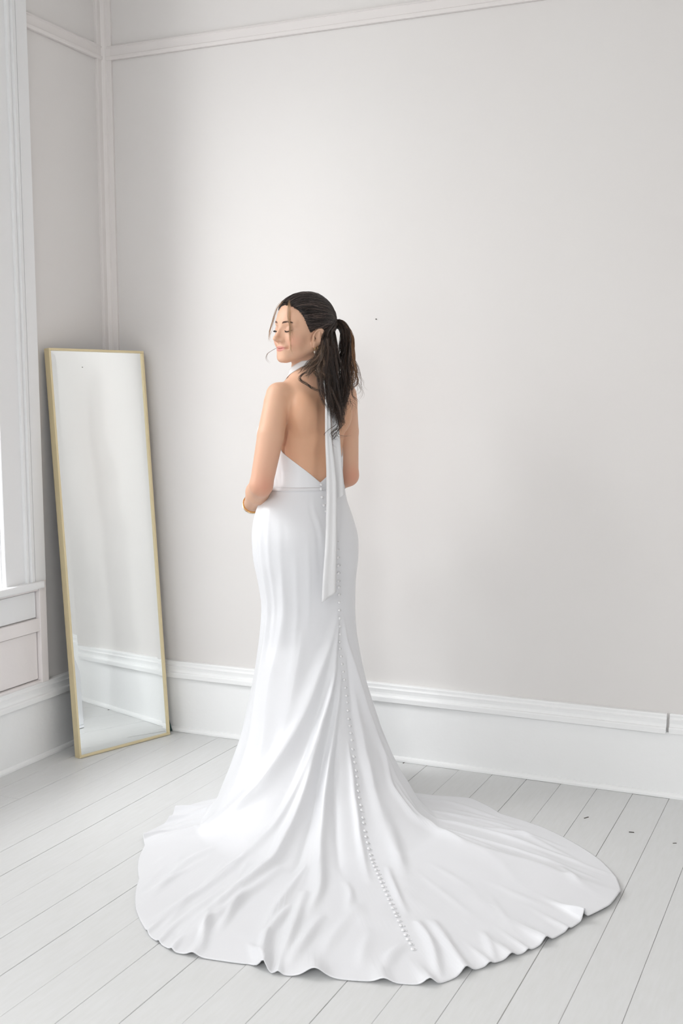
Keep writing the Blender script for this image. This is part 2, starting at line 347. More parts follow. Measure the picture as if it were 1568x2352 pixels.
def sd_head(X, Y, Z):
    d = ell(X, Y, Z, (0, -0.010, 0.052), (0.073, 0.094, 0.083))
    d = smin(d, ell(X, Y, Z, (0, 0.034, 0.050), (0.060, 0.056, 0.056)), 0.03)          # forehead
    d = smin(d, ell(X, Y, Z, (0, 0.036, -0.012), (0.056, 0.054, 0.066)), 0.025)        # face
    A = np.abs(X)
    d = smin(d, cone(A, Y, Z, (0.050, 0.006, -0.034), (0.016, 0.070, -0.070), 0.016, 0.013), 0.03)   # jaw
    d = smin(d, ell(X, Y, Z, (0, 0.0775, -0.072), (0.017, 0.013, 0.0135)), 0.018)          # chin
    d = smin(d, ell(A, Y, Z, (0.040, 0.060, -0.014), (0.021, 0.022, 0.024)), 0.022)      # cheek
    d = smin(d, cone(A, Y, Z, (0.012, 0.085, 0.041), (0.046, 0.070, 0.040), 0.008, 0.007), 0.016)  # brow
    d = smax(d, -ell(A, Y, Z, (0.031, 0.1045, 0.021), (0.0155, 0.0155, 0.0105)), 0.012)   # socket
    d = smin(d, ell(A, Y, Z, (0.0315, 0.0745, 0.0195), (0.0138, 0.0138, 0.0128)), 0.004)  # lidded eye
    d = smin(d, cone(X, Y, Z, (0, 0.085, 0.034), (0, 0.1080, -0.0085), 0.0060, 0.0074), 0.009)
    d = smin(d, cone(A, Y, Z, (0.0050, 0.0815, 0.022), (0.0080, 0.0900, -0.012), 0.0056, 0.0080), 0.008)   # nose
    d = smin(d, ell(X, Y, Z, (0, 0.1102, -0.0128), (0.0084, 0.0088, 0.0078)), 0.007)
    d = smin(d, ell(A, Y, Z, (0.0110, 0.0935, -0.0165), (0.0070, 0.0100, 0.0066)), 0.008)
    d = smax(d, -ell(A, Y, Z, (0.0062, 0.0985, -0.0222), (0.0034, 0.0056, 0.0024)), 0.003)
    d = smin(d, ell(X, Y, Z, (0, 0.0745, -0.044), (0.027, 0.0165, 0.0185)), 0.016)         # muzzle
    # lips, corners turned up
    up = 0.16 * np.maximum(A - 0.006, 0)
    ZL = Z - up * 0.9
    d = smin(d, ell(X, Y, ZL, (0, 0.0855, -0.0388), (0.0245, 0.0086, 0.0040)), 0.004)
    d = smin(d, ell(X, Y, ZL, (0, 0.0850, -0.0480), (0.0220, 0.0084, 0.0050)), 0.004)
    d = smax(d, -ell(X, Y, ZL, (0, 0.0978, -0.0432), (0.0290, 0.0095, 0.0008)), 0.0022)
    d = smax(d, -ell(A, Y, Z, (0.0280, 0.083, -0.0385), (0.0034, 0.0060, 0.0034)), 0.008)
    # ear: helix rim, lobe, hollow concha (turned slightly out from the skull)
    ex = A - 0.38*(-(Y - 0.010)) ; ey = Y + 0.22*Z
    e = ell(ex, ey, Z, (0.0700, -0.0045, 0.0), (0.0068, 0.0190, 0.0310))
    e = smax(e, -ell(ex, ey, Z, (0.0780, -0.0015, 0.0045), (0.0100, 0.0128, 0.0215)), 0.0025)
    e = smin(e, cone(ex, ey, Z, (0.0712, -0.0045, 0.016), (0.0712, -0.0115, -0.010), 0.0026, 0.0024), 0.004)
    e = smax(e, -ell(ex, ey, Z, (0.0770, 0.0025, -0.004), (0.0125, 0.0070, 0.0085)), 0.003)
    e = smin(e, ell(A, Y, Z, (0.0745, 0.0080, -0.0265), (0.0050, 0.0078, 0.0095)), 0.006)
    e = smin(e, ell(A, Y, Z, (0.0735, 0.0120, -0.006), (0.0040, 0.0042, 0.0065)), 0.004)
    return smin(d, e, 0.004)

LSH = bp(1.385, -0.128, 0.004); RSH = bp(1.385, 0.128, 0.004)
LEL = np.array([-0.155, -0.142, 1.096]); LWR = np.array([-0.204, 0.078, 1.012])
REL = np.array([0.126, 0.098, 1.112]); RWR = np.array([-0.020, 0.215, 1.035])
LHD = np.array([-0.150, 0.165, 0.995]); RHD = np.array([-0.095, 0.215, 1.005])
def fingers(wr, hd, spread):
    f = (hd - wr) / np.linalg.norm(hd - wr); s = np.cross(f, [0, 0, 1.0]); s /= np.linalg.norm(s); out = []
    pal = hd
    for k, (o, L) in enumerate(((-0.030, 0.062), (-0.010, 0.074), (0.010, 0.078), (0.028, 0.068))):
        up = np.cross(s, f)
        a = pal + up * o * 0.9; b = a + f * L * 0.5 + s * spread * 0.4 * L; c = b + f * L * 0.3 + s * spread * L * 0.8
        out += [(a, b, 0.0085, 0.0078), (b, c, 0.0078, 0.0068)]
    up = np.cross(s, f)
    a = wr + (hd - wr) * 0.45 + up * 0.022; b = a + f * 0.028 + up * 0.026; c = b + f * 0.026 + up * 0.006
    return out + [(a, b, 0.011, 0.0095), (b, c, 0.0095, 0.0075)]
def torso_prims():
    P = [(loft, ((-0.25, -0.22, 0.78), (0.25, 0.22, 1.50)), 0.02)]
    back = lambda z, u, v: bp(z, u, v)
    for s in (-1, 1):
        c = bp(1.325, s*0.070, 0.066)
        P.append((lambda X, Y, Z, c=c: ell(X, Y, Z, c, (0.042, 0.036, 0.062)), None, 0.03, c, 0.07))       # shoulder blade
        c = bp(1.255, s*0.078, -0.088)
        P.append((lambda X, Y, Z, c=c: ell(X, Y, Z, c, (0.066, 0.064, 0.064)), None, 0.03, c, 0.075))        # bust
    return P
def sd_torso(X, Y, Z):
    d = loft(X, Y, Z)
    for p in torso_prims()[1:]: d = smin(d, p[0](X, Y, Z), p[2])
    d = smin(d, cone(X, Y, Z, (0.006, 0.0, 1.40), (-0.018, -0.004, 1.56), 0.052, 0.047), 0.03)
    return d

# ---- grid evaluation + surface nets
class Grid:
    def __init__(s, xs, ys, zs):
        s.ax = [np.asarray(a, np.float32) for a in (xs, ys, zs)]; s.D = np.ones([len(a) for a in s.ax], np.float32)
    def region(s, lo, hi):
        sl = tuple(slice(max(0, np.searchsorted(a, l) - 1), min(len(a), np.searchsorted(a, h) + 1)) for a, l, h in zip(s.ax, lo, hi))
        X = s.ax[0][sl[0]][:, None, None]; Y = s.ax[1][sl[1]][None, :, None]; Z = s.ax[2][sl[2]][None, None, :]
        return sl, X, Y, Z
    def add(s, fn, lo, hi, k):
        m = k + 0.02; sl, X, Y, Z = s.region(np.asarray(lo) - m, np.asarray(hi) + m)
        s.D[sl] = smin(s.D[sl], fn(X, Y, Z).astype(np.float32), k)
    def cut(s, fn, lo, hi, k):
        sl, X, Y, Z = s.region(np.asarray(lo) - k, np.asarray(hi) + k)
        s.D[sl] = smax(s.D[sl], -fn(X, Y, Z).astype(np.float32), k)
    def cone(s, a, b, ra, rb, k):
        a = np.asarray(a); b = np.asarray(b); r_ = max(ra, rb)
        s.add(lambda X, Y, Z: cone(X, Y, Z, a, b, ra, rb), np.minimum(a, b) - r_, np.maximum(a, b) + r_, k)
    def mesh(s):
        D = s.D; S = D < 0; shp = np.array(D.shape); cid = []; pos = []; quads = []
        cs = shp - 1
        for ax in range(3):
            sl0 = [slice(None)] * 3; sl1 = [slice(None)] * 3; sl0[ax] = slice(0, -1); sl1[ax] = slice(1, None)
            C = S[tuple(sl0)] != S[tuple(sl1)]
            I = np.argwhere(C); b, c = [(1, 2), (2, 0), (0, 1)][ax]
            I = I[(I[:, b] > 0) & (I[:, c] > 0) & (I[:, b] < cs[b]) & (I[:, c] < cs[c])]
            J = I.copy(); J[:, ax] += 1
            d0 = D[tuple(I.T)]; d1 = D[tuple(J.T)]; t = d0 / (d0 - d1)
            p = np.stack([s.ax[k][I[:, k]] for k in range(3)], 1).astype(np.float64)
            p[:, ax] += t * (s.ax[ax][J[:, ax]] - s.ax[ax][I[:, ax]])
            q = []
            for (ob, oc) in ((-1, -1), (0, -1), (0, 0), (-1, 0)):
                K = I.copy(); K[:, b] += ob; K[:, c] += oc
                q.append((K[:, 0] * cs[1] + K[:, 1]) * cs[2] + K[:, 2])
            q = np.stack(q, 1); flip = ~(d0 < 0)
            q[flip] = q[flip][:, ::-1]
            quads.append(q)
            for k in range(4): cid.append(q[:, k]); pos.append(p)
        cid = np.concatenate(cid); pos = np.concatenate(pos); quads = np.concatenate(quads)
        u, inv = np.unique(cid, return_inverse=True)
        n = np.bincount(inv); V = np.stack([np.bincount(inv, pos[:, k]) / n for k in range(3)], 1)
        F = np.searchsorted(u, quads)
        return V, F
def fineax(lo, a, b, hi, f, c): return np.concatenate([np.arange(lo, a, c), np.arange(a, b, f), np.arange(b, hi + c, c)])
gx = fineax(-0.27, -0.155, 0.090, 0.20, 0.0019, 0.004); gy = fineax(-0.21, -0.125, 0.105, 0.30, 0.0019, 0.004)
gz = np.concatenate([np.arange(-0.02, 0.80, 0.02), np.arange(0.80, 1.18, 0.004), np.arange(1.18, 1.33, 0.0022), np.arange(1.33, 1.455, 0.004), np.arange(1.455, 1.73, 0.0018)])
G = Grid(gx, gy, gz)
G.add(loft, (-0.22, -0.17, 0.79), (0.2, 0.17, 1.48), 0.02)
for p in torso_prims()[1:]: G.add(p[0], p[3] - p[4], p[3] + p[4], p[2])
G.cone((0.006, 0.0, 1.40), (-0.018, -0.004, 1.56), 0.052, 0.047, 0.03)
G.cone(bp(1.40, -0.06, 0.012), (0.0, -0.004, 1.47), 0.032, 0.034, 0.03); G.cone(bp(1.40, 0.06, 0.012), (0.0, 0.004, 1.47), 0.032, 0.034, 0.03)
for sh, el, wr, hd, sp in ((LSH, LEL, LWR, LHD, 0.5), (RSH, REL, RWR, RHD, -0.5)):
    mid = sh + (el - sh) * 0.45 + (np.array([0, -0.012, 0]) if sh is LSH else 0)
    s3 = sh + (mid - sh)*0.2; G.cone(sh, s3, 0.0415, 0.0425, 0.022); G.cone(s3, mid, 0.0425, 0.0435, 0.005); G.cone(mid, el, 0.0432, 0.0370, 0.004)
    fm = el + (wr - el) * 0.35
    G.cone(el, fm, 0.0365, 0.0385, 0.010); G.cone(fm, wr, 0.0385, 0.0255, 0.010)
    G.cone(wr, hd, 0.026, 0.030, 0.012)
    for a, b, ra, rb in fingers(wr, hd, sp): G.cone(a, b, ra, rb, 0.004)
# fine crease where the upper arm rests against the ribs
def surf_y(x, z):
    i = int(np.argmin(np.abs(G.ax[0] - x))); k = int(np.argmin(np.abs(G.ax[2] - z))); c_ = G.D[i, :, k]; j = int(np.argmax(c_ < 0))
    return float(np.interp(0, [c_[j], c_[j-1]], [G.ax[1][j], G.ax[1][j-1]]))
cz = np.linspace(1.318, 1.190, 14); cx_ = np.interp(cz, [1.190, 1.25, 1.318], [-0.0885, -0.0800, -0.0705])
cy_ = np.polyval(np.polyfit(cz - 1.25, [surf_y(x, z) for x, z in zip(cx_, cz)], 3), cz - 1.25)
crp = np.stack([cx_, cy_ - 0.001, cz], 1)
for j in range(13):
    r0_, r1_ = [0.0015 + 0.0035*min(1, q_/5) for q_ in (j, j + 1)]
    G.cut(lambda X, Y, Z: cone(X, Y, Z, crp[j], crp[j+1], r0_, r1_), np.minimum(crp[j], crp[j+1]) - 0.008, np.maximum(crp[j], crp[j+1]) + 0.008, 0.004)
# spine furrow
for z0, z1 in ((1.12, 1.20), (1.20, 1.28), (1.28, 1.36)):
    a = bp(z0, 0.0, ring(np.array([z0]))[3][0] + 0.014); b = bp(z1, 0.0, ring(np.array([z1]))[3][0] + 0.014)
    G.cut(lambda X, Y, Z: cone(X, Y, Z, a, b, 0.019, 0.019), np.minimum(a, b) - 0.02, np.maximum(a, b) + 0.02, 0.022)
# legs and feet (under the skirt)
for s in (-1, 1):
    hip = bp(0.86, s*0.075, 0); kn = np.array([s*0.075 - 0.01, s*0.02 + 0.0, 0.48]); an = np.array([s*0.07 - 0.01, s*0.02 + 0.01, 0.13])
    G.cone(hip, kn, 0.072, 0.054, 0.02); G.cone(kn, an, 0.052, 0.036, 0.02); G.cone(an, an + np.array([-0.05, 0.12, -0.085]), 0.034, 0.026, 0.02)
hlo = HC - 0.16; hhi = HC + 0.16
G.add(lambda X, Y, Z: sd_head(*l2h(X, Y, Z)), hlo, hhi, 0.016)
BV, BF = G.mesh()
body = link('body', BV, BF, None, person, smooth=True); body.data.materials.append(M['skin'])
hx, hy, hz = l2h(BV[:, 0], BV[:, 1], BV[:, 2])
def sm(a, b, x): t = np.clip((x - a) / (b - a), 0, 1); return t*t*(3 - 2*t)
col = np.tile(np.array(rgb(224, 180, 152)[:3]), (len(BV), 1))
def blend(mask, c):
    global col
    col = col + (np.array(rgb(*c)[:3]) - col) * mask[:, None]
infront = hy > 0.03
blend(0.45 * np.exp(-(((np.abs(hx) - 0.045)/0.020)**2 + ((hy - 0.068)/0.025)**2 + ((hz + 0.016)/0.018)**2)), (222, 140, 122))
zl = hz - 0.144*np.maximum(np.abs(hx) - 0.006, 0)
lip = sm(1.12, 0.86, np.sqrt((hx/0.0232)**2 + ((zl + 0.0435)/0.0088)**2)) * (hy > 0.072)
blend(0.85 * lip, (206, 132, 124))
eye = np.exp(-(((np.abs(hx) - 0.031)/0.016)**2 + ((hz - 0.024)/0.007)**2)) * (hy > 0.06)
blend(0.35 * eye, (190, 140, 122))
for el in (LEL, REL):
    blend(0.5 * np.exp(-(((BV - el - np.array([0.012, -0.03, -0.005]))**2).sum(1) / 0.045**2)), (214, 140, 120))
blend(0.25 * np.exp(-(((BV - LSH - (LEL-LSH)*0.75)**2).sum(1) / 0.07**2)), (216, 150, 130))
blend(0.5 * sm(1.02, 1.2, BV[:, 2]) * sm(1.46, 1.36, BV[:, 2]) * (BV[:, 1] < 0.02) * sm(-0.12, -0.04, BV[:, 0]), (208, 155, 118))
setcol(body, col)

# ---- helpers that drop points onto the face
def face_y(x, z, y0=0.13):
    x = np.asarray(x, float); z = np.asarray(z, float); y = np.full(x.shape, y0)
    for _ in range(60):
        y = y - np.maximum(sd_head(x, y, z), -0.002) * 0.7
    return y
def tubes(paths, radii, sides=4, taper=(0.35, 0.15)):
    """paths (n, m, 3), radii (n,) -> verts, faces"""
    P = np.asarray(paths, float); n, m, _ = P.shape
    T = np.gradient(P, axis=1); T /= np.linalg.norm(T, axis=2, keepdims=True) + 1e-12
    ref = np.where(np.abs(T[..., 2:3]) > 0.9, np.array([1.0, 0, 0]), np.array([0, 0, 1.0]))
    U = np.cross(T, ref); U /= np.linalg.norm(U, axis=2, keepdims=True) + 1e-12; W = np.cross(T, U)
    t = np.linspace(0, 1, m); tp = np.interp(t, [0, 0.15, 0.7, 1], [taper[0] + (1 - taper[0])*0.6, 1, 0.9, taper[1]])
    rr = np.asarray(radii)[:, None, None] * tp[None, :, None]
    V = np.stack([P + rr * (U*math.cos(2*math.pi*k/sides) + W*math.sin(2*math.pi*k/sides)) for k in range(sides)], 2)
    idx = np.arange(n*m*sides).reshape(n, m, sides)
    a = idx[:, :-1, :]; b = idx[:, 1:, :]
    F = np.stack([a, np.roll(a, -1, 2), np.roll(b, -1, 2), b], -1).reshape(-1, 4)
    return V.reshape(-1, 3), F
def catmull(pts, m):
    pts = np.asarray(pts, float); k = len(pts)
    ext = np.concatenate([[2*pts[0] - pts[1]], pts, [2*pts[-1] - pts[-2]]]); t = np.linspace(0, k - 1 - 1e-9, m); i = t.astype(int); f = (t - i)[:, None]
    p0, p1, p2, p3 = ext[i], ext[i+1], ext[i+2], ext[i+3]
    return 0.5*((2*p1) + (-p0+p2)*f + (2*p0-5*p1+4*p2-p3)*f**2 + (-p0+3*p1-3*p2+p3)*f**3)
# lashes: a lid line plus fine lashes
for s in (1, -1):
    t = np.linspace(-1, 1, 24); x = s*(0.0315 + 0.0138*t); z = 0.0165 - 0.0040*(1 - t**2) + 0.0018*t
    y = face_y(x, z) + 0.0004
    V1, F1 = tubes([h2l(np.stack([x, y, z], 1))], [0.0015], 5)
    paths = []
    for tt in np.linspace(-0.75, 1.0, 26):
        x = s*(0.0315 + 0.0138*tt); z = 0.0165 - 0.0040*(1 - tt**2) + 0.0018*tt; y = float(face_y([x], [z])[0])
        L = 0.0060 + 0.0020*tt
        p = np.array([[x, y, z], [x + s*0.3*L*tt, y + 0.55*L, z - 0.45*L], [x + s*0.7*L*tt, y + L, z - 0.55*L]])
        paths.append(h2l(catmull(p, 6)))
    V2, F2 = tubes(paths, [0.00028]*len(paths), 3)
    link('eyelashes', np.concatenate([V1, V2]), np.concatenate([F1, ]).tolist() + (F2 + len(V1)).tolist(), 'lash', body)
    paths = []
    for k in range(130):
        tt = RNG.uniform(-1, 0.72); w = RNG.uniform(-1, 1) * (0.0028 - 0.0014*max(tt, 0))
        bx = lambda q: (s*(0.0315 + 0.0190*q), 0.0385 + 0.0040*(1 - (q - 0.25)**2) - 0.0012*q)
        xs3, zs3 = zip(*[bx(tt + 0.13*j) for j in range(3)])
        xs3 = np.array(xs3); zs3 = np.array(zs3) + w + np.array([0, 0.0008, 0.0012])
        paths.append(h2l(catmull(np.stack([xs3, face_y(xs3, zs3) + 0.0003, zs3], 1), 5)))
    V, F = tubes(paths, [0.00034]*len(paths), 3); link('eyebrow', V, F, 'brow', body)

# ---- hair -----------------------------------------------------------------
HL_Y = np.array([-0.12, -0.06, -0.034, -0.022, 0.002, 0.014, 0.022, 0.036, 0.052, 0.067, 0.081, 0.11])
HL_Z = np.array([-0.05, -0.046, -0.012, 0.026, 0.034, 0.022, 0.016, 0.034, 0.066, 0.088, 0.100, 0.112])
def hair_sd(X, Y, Z):
    d = smin(ell(X, Y, Z, (0, -0.014, 0.054), (0.0800, 0.1010, 0.0900)), ell(X, Y, Z, (0, 0.030, 0.056), (0.0660, 0.0605, 0.0610)), 0.03)
    d = smin(d, ell(X, Y, Z, (0, -0.05, -0.01), (0.062, 0.058, 0.06)), 0.03)
    lim = np.interp(Y, HL_Y, HL_Z) + 0.35 * np.maximum(0.05 - np.abs(X), 0) * (Y > 0.03) * 0.0
    return smax(d, (lim - Z) * 0.7, 0.006)
hg = Grid(np.arange(-0.095, 0.096, 0.0025), np.arange(-0.13, 0.11, 0.0025), np.arange(-0.09, 0.16, 0.0025))
hg.add(hair_sd, (-0.09, -0.125, -0.085), (0.09, 0.105, 0.15), 0.001)
CV, CF = hg.mesh(); CV = h2l(CV); CF = CF[:, ::-1]
TIE = np.array([0.0, -0.121, 0.037])
def on_scalp(p, lift):
    """push head-space points out onto the hair cap"""
    p = p.copy()
    for _ in range(12):
        d = hair_sd(p[:, 0], p[:, 1], p[:, 2])
        c = np.array([0, -0.012, 0.05]); n = p - c; n /= np.linalg.norm(n, axis=1, keepdims=True) + 1e-9
        p = p + n * np.clip(lift - d, -0.02, 0.02)[:, None]
    return p
paths = []; radii = []; cols = []
def add(path, r_, c): paths.append(path); radii.append(r_); cols.append(c)
NS = 26
# swept-back hair from the hairline to the tie
NSW = 2300
side = np.where(RNG.random(NSW) < 0.6, 1.0, -1.0); yy = RNG.uniform(-0.03, 0.084, NSW); z_ = np.interp(yy, HL_Y, HL_Z)
up_ = (RNG.random(NSW) < 0.6) * RNG.uniform(0, 1, NSW)
yy = yy - 0.07*up_; z_ = np.maximum(z_, np.interp(yy, HL_Y, HL_Z)) + 0.07*up_
wid = 0.074*np.sqrt(np.maximum(0.02, 1 - ((z_ - 0.05)/0.088)**2)) * np.sqrt(np.maximum(0.03, 1 - ((yy + 0.012)/0.098)**2)) + 0.006
x0 = side*wid*np.where((yy > 0.04) | (z_ > 0.1), RNG.uniform(0, 1, NSW), RNG.uniform(0.8, 1.0, NSW))
st = np.stack([x0, yy, z_], 1)[:, None, :]; en = (TIE + RNG.normal(0, 0.005, (NSW, 3)))[:, None, :]
t = np.linspace(0, 1, NS)[None, :, None]
bow = np.sin(np.pi*t) * np.stack([x0*0.5, 0*side, 0.004 + RNG.uniform(0, 0.016, NSW)], 1)[:, None, :]
p3 = on_scalp((st*(1 - t) + en*t + bow).reshape(-1, 3), np.repeat(RNG.uniform(0.0002, 0.0035, NSW), NS)).reshape(NSW, NS, 3)
p3 += np.sin(t*RNG.uniform(5, 12, (NSW, 1, 1)) + RNG.uniform(0, 6, (NSW, 1, 1)))*RNG.normal(0, 0.0009, (NSW, 1, 3))*np.sin(np.pi*t)
p3[:, 0] = on_scalp(st[:, 0], 0.0); p3[:, -1] = en[:, 0]
for k in range(NSW):
    c = np.array(rgb(46, 39, 37)[:3]) * RNG.uniform(0.4, 1.6)
    if RNG.random() < 0.24: c = np.array(rgb(108, 92, 86)[:3]) * RNG.uniform(0.5, 1.4)
    add(h2l(p3[k]), RNG.uniform(0.0003, 0.0009), c)
def lock(n, guide, r0, r1, rad, base, tip, wave=0.006, m=NS, fly=0.0, freq=2.2, hi=0.0, clump=11):
    """strands along a guide; groups of strands share one offset and one wave so that they read as locks"""
    g = catmull(guide, m); t = np.linspace(0, 1, m); c = np.array(rgb(*base)[:3]); c2 = np.array(rgb(*tip)[:3])
    for i in range(n):
        if i % clump == 0:
            o = RNG.normal(0, 1, 3); o /= max(1.0, np.linalg.norm(o)/1.5); end = RNG.uniform(0.78, 1.0)
            ph = RNG.uniform(0, 6.28, 3); am = wave*RNG.uniform(0.5, 1.5); fq = freq*RNG.uniform(0.8, 1.25); tone = RNG.uniform(0.65, 1.3); fl0 = RNG.normal(0, fly, 3)
        q = RNG.uniform(0, 1)**2 if hi == 0 else min(1, RNG.uniform(0, 1) + hi)
        e2 = min(1.0, end + RNG.uniform(-0.05, 0.05))
        gg = np.stack([np.interp(np.minimum(t*e2, 1), t, g[:, k]) for k in range(3)], 1)
        w = (r0 + (r1 - r0)*t**0.8)[:, None]*o + (0.0010 + 0.0026*np.abs(np.sin(2.2*t + 0.4)))[:, None]*RNG.normal(0, 0.6, 3)
        wv = np.stack([np.sin(fq*6.28*t**1.15 + ph[k]) for k in range(3)], 1)*(am*t**1.3)[:, None]*np.array([1, 0.7, 0.5])
        stray = RNG.normal(0, 0.35*max(fly, 0.003), 3)*(t**2.5)[:, None] + fl0*(t**3)[:, None]
        add(gg + w + wv + stray, rad*RNG.uniform(0.6, 1.3), (c*(1 - 0.6*q) + c2*0.6*q)*tone*RNG.uniform(0.75, 1.25))
tie_l = h2l(TIE)
DK, BR, GD = (42, 34, 31), (104, 78, 60), (176, 130, 88)
# ponytail: arches out of the tie, drops down her back
lock(300, [tie_l, (0.094, 0.035, 1.622), (0.116, 0.020, 1.596), (0.121, -0.005, 1.54), (0.118, -0.03, 1.47), (0.112, -0.06, 1.40), (0.098, -0.085, 1.345)], 0.005, 0.019, 0.0007, DK, BR, 0.010, freq=1.5)
lock(90, [tie_l, (0.104, 0.035, 1.620), (0.134, 0.022, 1.582), (0.140, 0.0, 1.52), (0.142, -0.02, 1.46), (0.138, -0.045, 1.41), (0.120, -0.06, 1.38)], 0.004, 0.012, 0.0007, BR, GD, 0.010, fly=0.006, hi=0.3)
lock(60, [tie_l, (0.100, 0.02, 1.612), (0.118, 0.0, 1.56), (0.118, -0.05, 1.46), (0.108, -0.095, 1.37), (0.096, -0.11, 1.315), (0.098, -0.12, 1.28)], 0.004, 0.010, 0.0007, DK, BR, 0.012, fly=0.005)
# loose lower hair from behind the ear and the nape
NAPE = [(0.054, -0.076, 1.570), (0.056, -0.074, 1.575), (0.066, -0.055, 1.58), (0.073, -0.03, 1.575)]
for i, s0 in enumerate(NAPE):
    e = [(0.046, -0.098, 1.46), (0.058, -0.098, 1.44), (0.080, -0.09, 1.43), (0.094, -0.07, 1.44)][i]
    f = [(0.062, -0.120, 1.375), (0.078, -0.122, 1.35), (0.092, -0.118, 1.335), (0.100, -0.105, 1.34)][i]
    t_ = [(0.086, -0.126, 1.315), (0.090, -0.128, 1.295), (0.096, -0.128, 1.285), (0.106, -0.12, 1.30)][i]
    up = h2l(on_scalp(l_ := np.array([[0.05 - 0.02*i, -0.075 - 0.01*i, 0.055]]), 0.002))[0]
    lock(190, [up, s0, ((s0[0]+e[0])/2, -0.094 + 0.004*i, 1.515), e, f, t_], 0.006, 0.012, 0.0006, DK, BR, 0.011, fly=0.006, freq=1.5)
# front fall behind the ear, flicked over the shoulder to the left
lock(190, [(0.052, -0.070, 1.572), (0.049, -0.086, 1.540), (0.036, -0.098, 1.513), (0.016, -0.105, 1.486), (-0.008, -0.107, 1.463), (-0.028, -0.104, 1.447)], 0.006, 0.011, 0.0005, DK, (150, 122, 100), 0.006, fly=0.005, hi=0.1)
lock(130, [(0.054, -0.072, 1.570), (0.046, -0.096, 1.525), (0.036, -0.108, 1.48), (0.034, -0.113, 1.45), (0.046, -0.118, 1.415)], 0.006, 0.012, 0.0005, DK, (165, 138, 116), 0.008, fly=0.007, hi=0.2)
lock(12, [(-0.010, -0.108, 1.462), (-0.034, -0.112, 1.442), (-0.01, -0.115, 1.420), (0.03, -0.12, 1.400), (0.05, -0.12, 1.375)], 0.002, 0.006, 0.0005, DK, BR, 0.003)
# curled ends and flyaways
lock(26, [(0.094, -0.115, 1.32), (0.10, -0.125, 1.29), (0.085, -0.13, 1.27), (0.082, -0.13, 1.255), (0.095, -0.13, 1.25)], 0.006, 0.010, 0.0005, DK, BR, 0.010, fly=0.010, freq=1.2, clump=3)
lock(26, [(0.125, -0.02, 1.47), (0.140, -0.03, 1.43), (0.128, -0.05, 1.39), (0.140, -0.06, 1.36), (0.150, -0.06, 1.335)], 0.006, 0.012, 0.0005, DK, BR, 0.010, fly=0.014, freq=1.3, clump=3)
lock(14, [(0.132, 0.0, 1.52), (0.155, 0.0, 1.47), (0.158, 0.0, 1.43), (0.162, -0.01, 1.395), (0.150, -0.02, 1.37)], 0.004, 0.010, 0.00045, BR, GD, 0.006, fly=0.010, clump=2)
# face-framing wisps: one falling over the near temple, one beside the far cheek
hw = lambda pts: [h2l(np.array(p)) for p in pts]
WS, WG = (120, 92, 70), (206, 164, 122)
lock(15, hw([(0.016, 0.074, 0.113), (0.033, 0.086, 0.090), (0.040, 0.091, 0.055), (0.048, 0.088, 0.020), (0.052, 0.086, -0.012), (0.044, 0.088, -0.034)]), 0.0012, 0.0040, 0.00042, WS, WG, 0.0045, fly=0.003, hi=0.4, clump=4, freq=1.3)
lock(5, hw([(0.040, 0.091, 0.055), (0.045, 0.090, 0.0), (0.044, 0.084, -0.030), (0.044, 0.082, -0.045), (0.052, 0.072, -0.066)]), 0.001, 0.003, 0.00045, WS, WG, 0.001, hi=0.5, clump=2)
lock(12, hw([(-0.010, 0.080, 0.110), (-0.028, 0.088, 0.088), (-0.046, 0.089, 0.050), (-0.056, 0.092, 0.016), (-0.050, 0.098, -0.010), (-0.034, 0.102, -0.030)]), 0.0012, 0.0035, 0.00042, WS, WG, 0.002, fly=0.003, hi=0.3, clump=4)
lock(3, hw([(-0.020, 0.086, -0.040), (-0.030, 0.104, -0.052), (-0.038, 0.116, -0.066), (-0.036, 0.114, -0.082), (-0.024, 0.098, -0.100)]), 0.0006, 0.0014, 0.0005, WS, BR, 0.001, clump=1)
V, F = tubes(np.array(paths), radii, 4, taper=(-0.9, 0.15))
hv = np.concatenate([CV, V]); hf = CF.tolist() + (F + len(CV)).tolist()
hair = link('hair', hv, hf, 'hair', person, smooth=True)
cc = np.concatenate([np.tile(np.array(rgb(30, 25, 24)[:3]), (len(CV), 1)), np.repeat(np.array(cols), NS*4, 0)])
setcol(hair, cc); tag(hair, 'dark brown hair, half tied up in a wavy ponytail')
def torus(R_, r_, n=28, m=8, ax=(1, 1, 1)):
    u = np.linspace(0, 2*math.pi, n, endpoint=False); v = np.linspace(0, 2*math.pi, m, endpoint=False)
    U, W = np.meshgrid(u, v, indexing='ij')
    V = np.stack([(R_ + r_*np.cos(W))*np.cos(U)*ax[0], (R_ + r_*np.cos(W))*np.sin(U)*ax[1], r_*np.sin(W)*ax[2]], -1).reshape(-1, 3)
    idx = np.arange(n*m).reshape(n, m); a = idx; b = np.roll(idx, -1, 0)
    F = np.stack([a, b, np.roll(b, -1, 1), np.roll(a, -1, 1)], -1).reshape(-1, 4)
    return V, F
def orient(o, normal, loc, spin=0):
    o.matrix_basis = Matrix.Translation(Vector(loc)) @ Vector(normal).normalized().to_track_quat('Z', 'Y').to_matrix().to_4x4() @ Matrix.Rotation(spin, 4, 'Z')
V, F = torus(0.0065, 0.0045); ht = link('hair_tie', V, F, 'band', person, smooth=True); orient(ht, tuple(-yf), tuple(tie_l + np.array([0.004, 0, 0])))

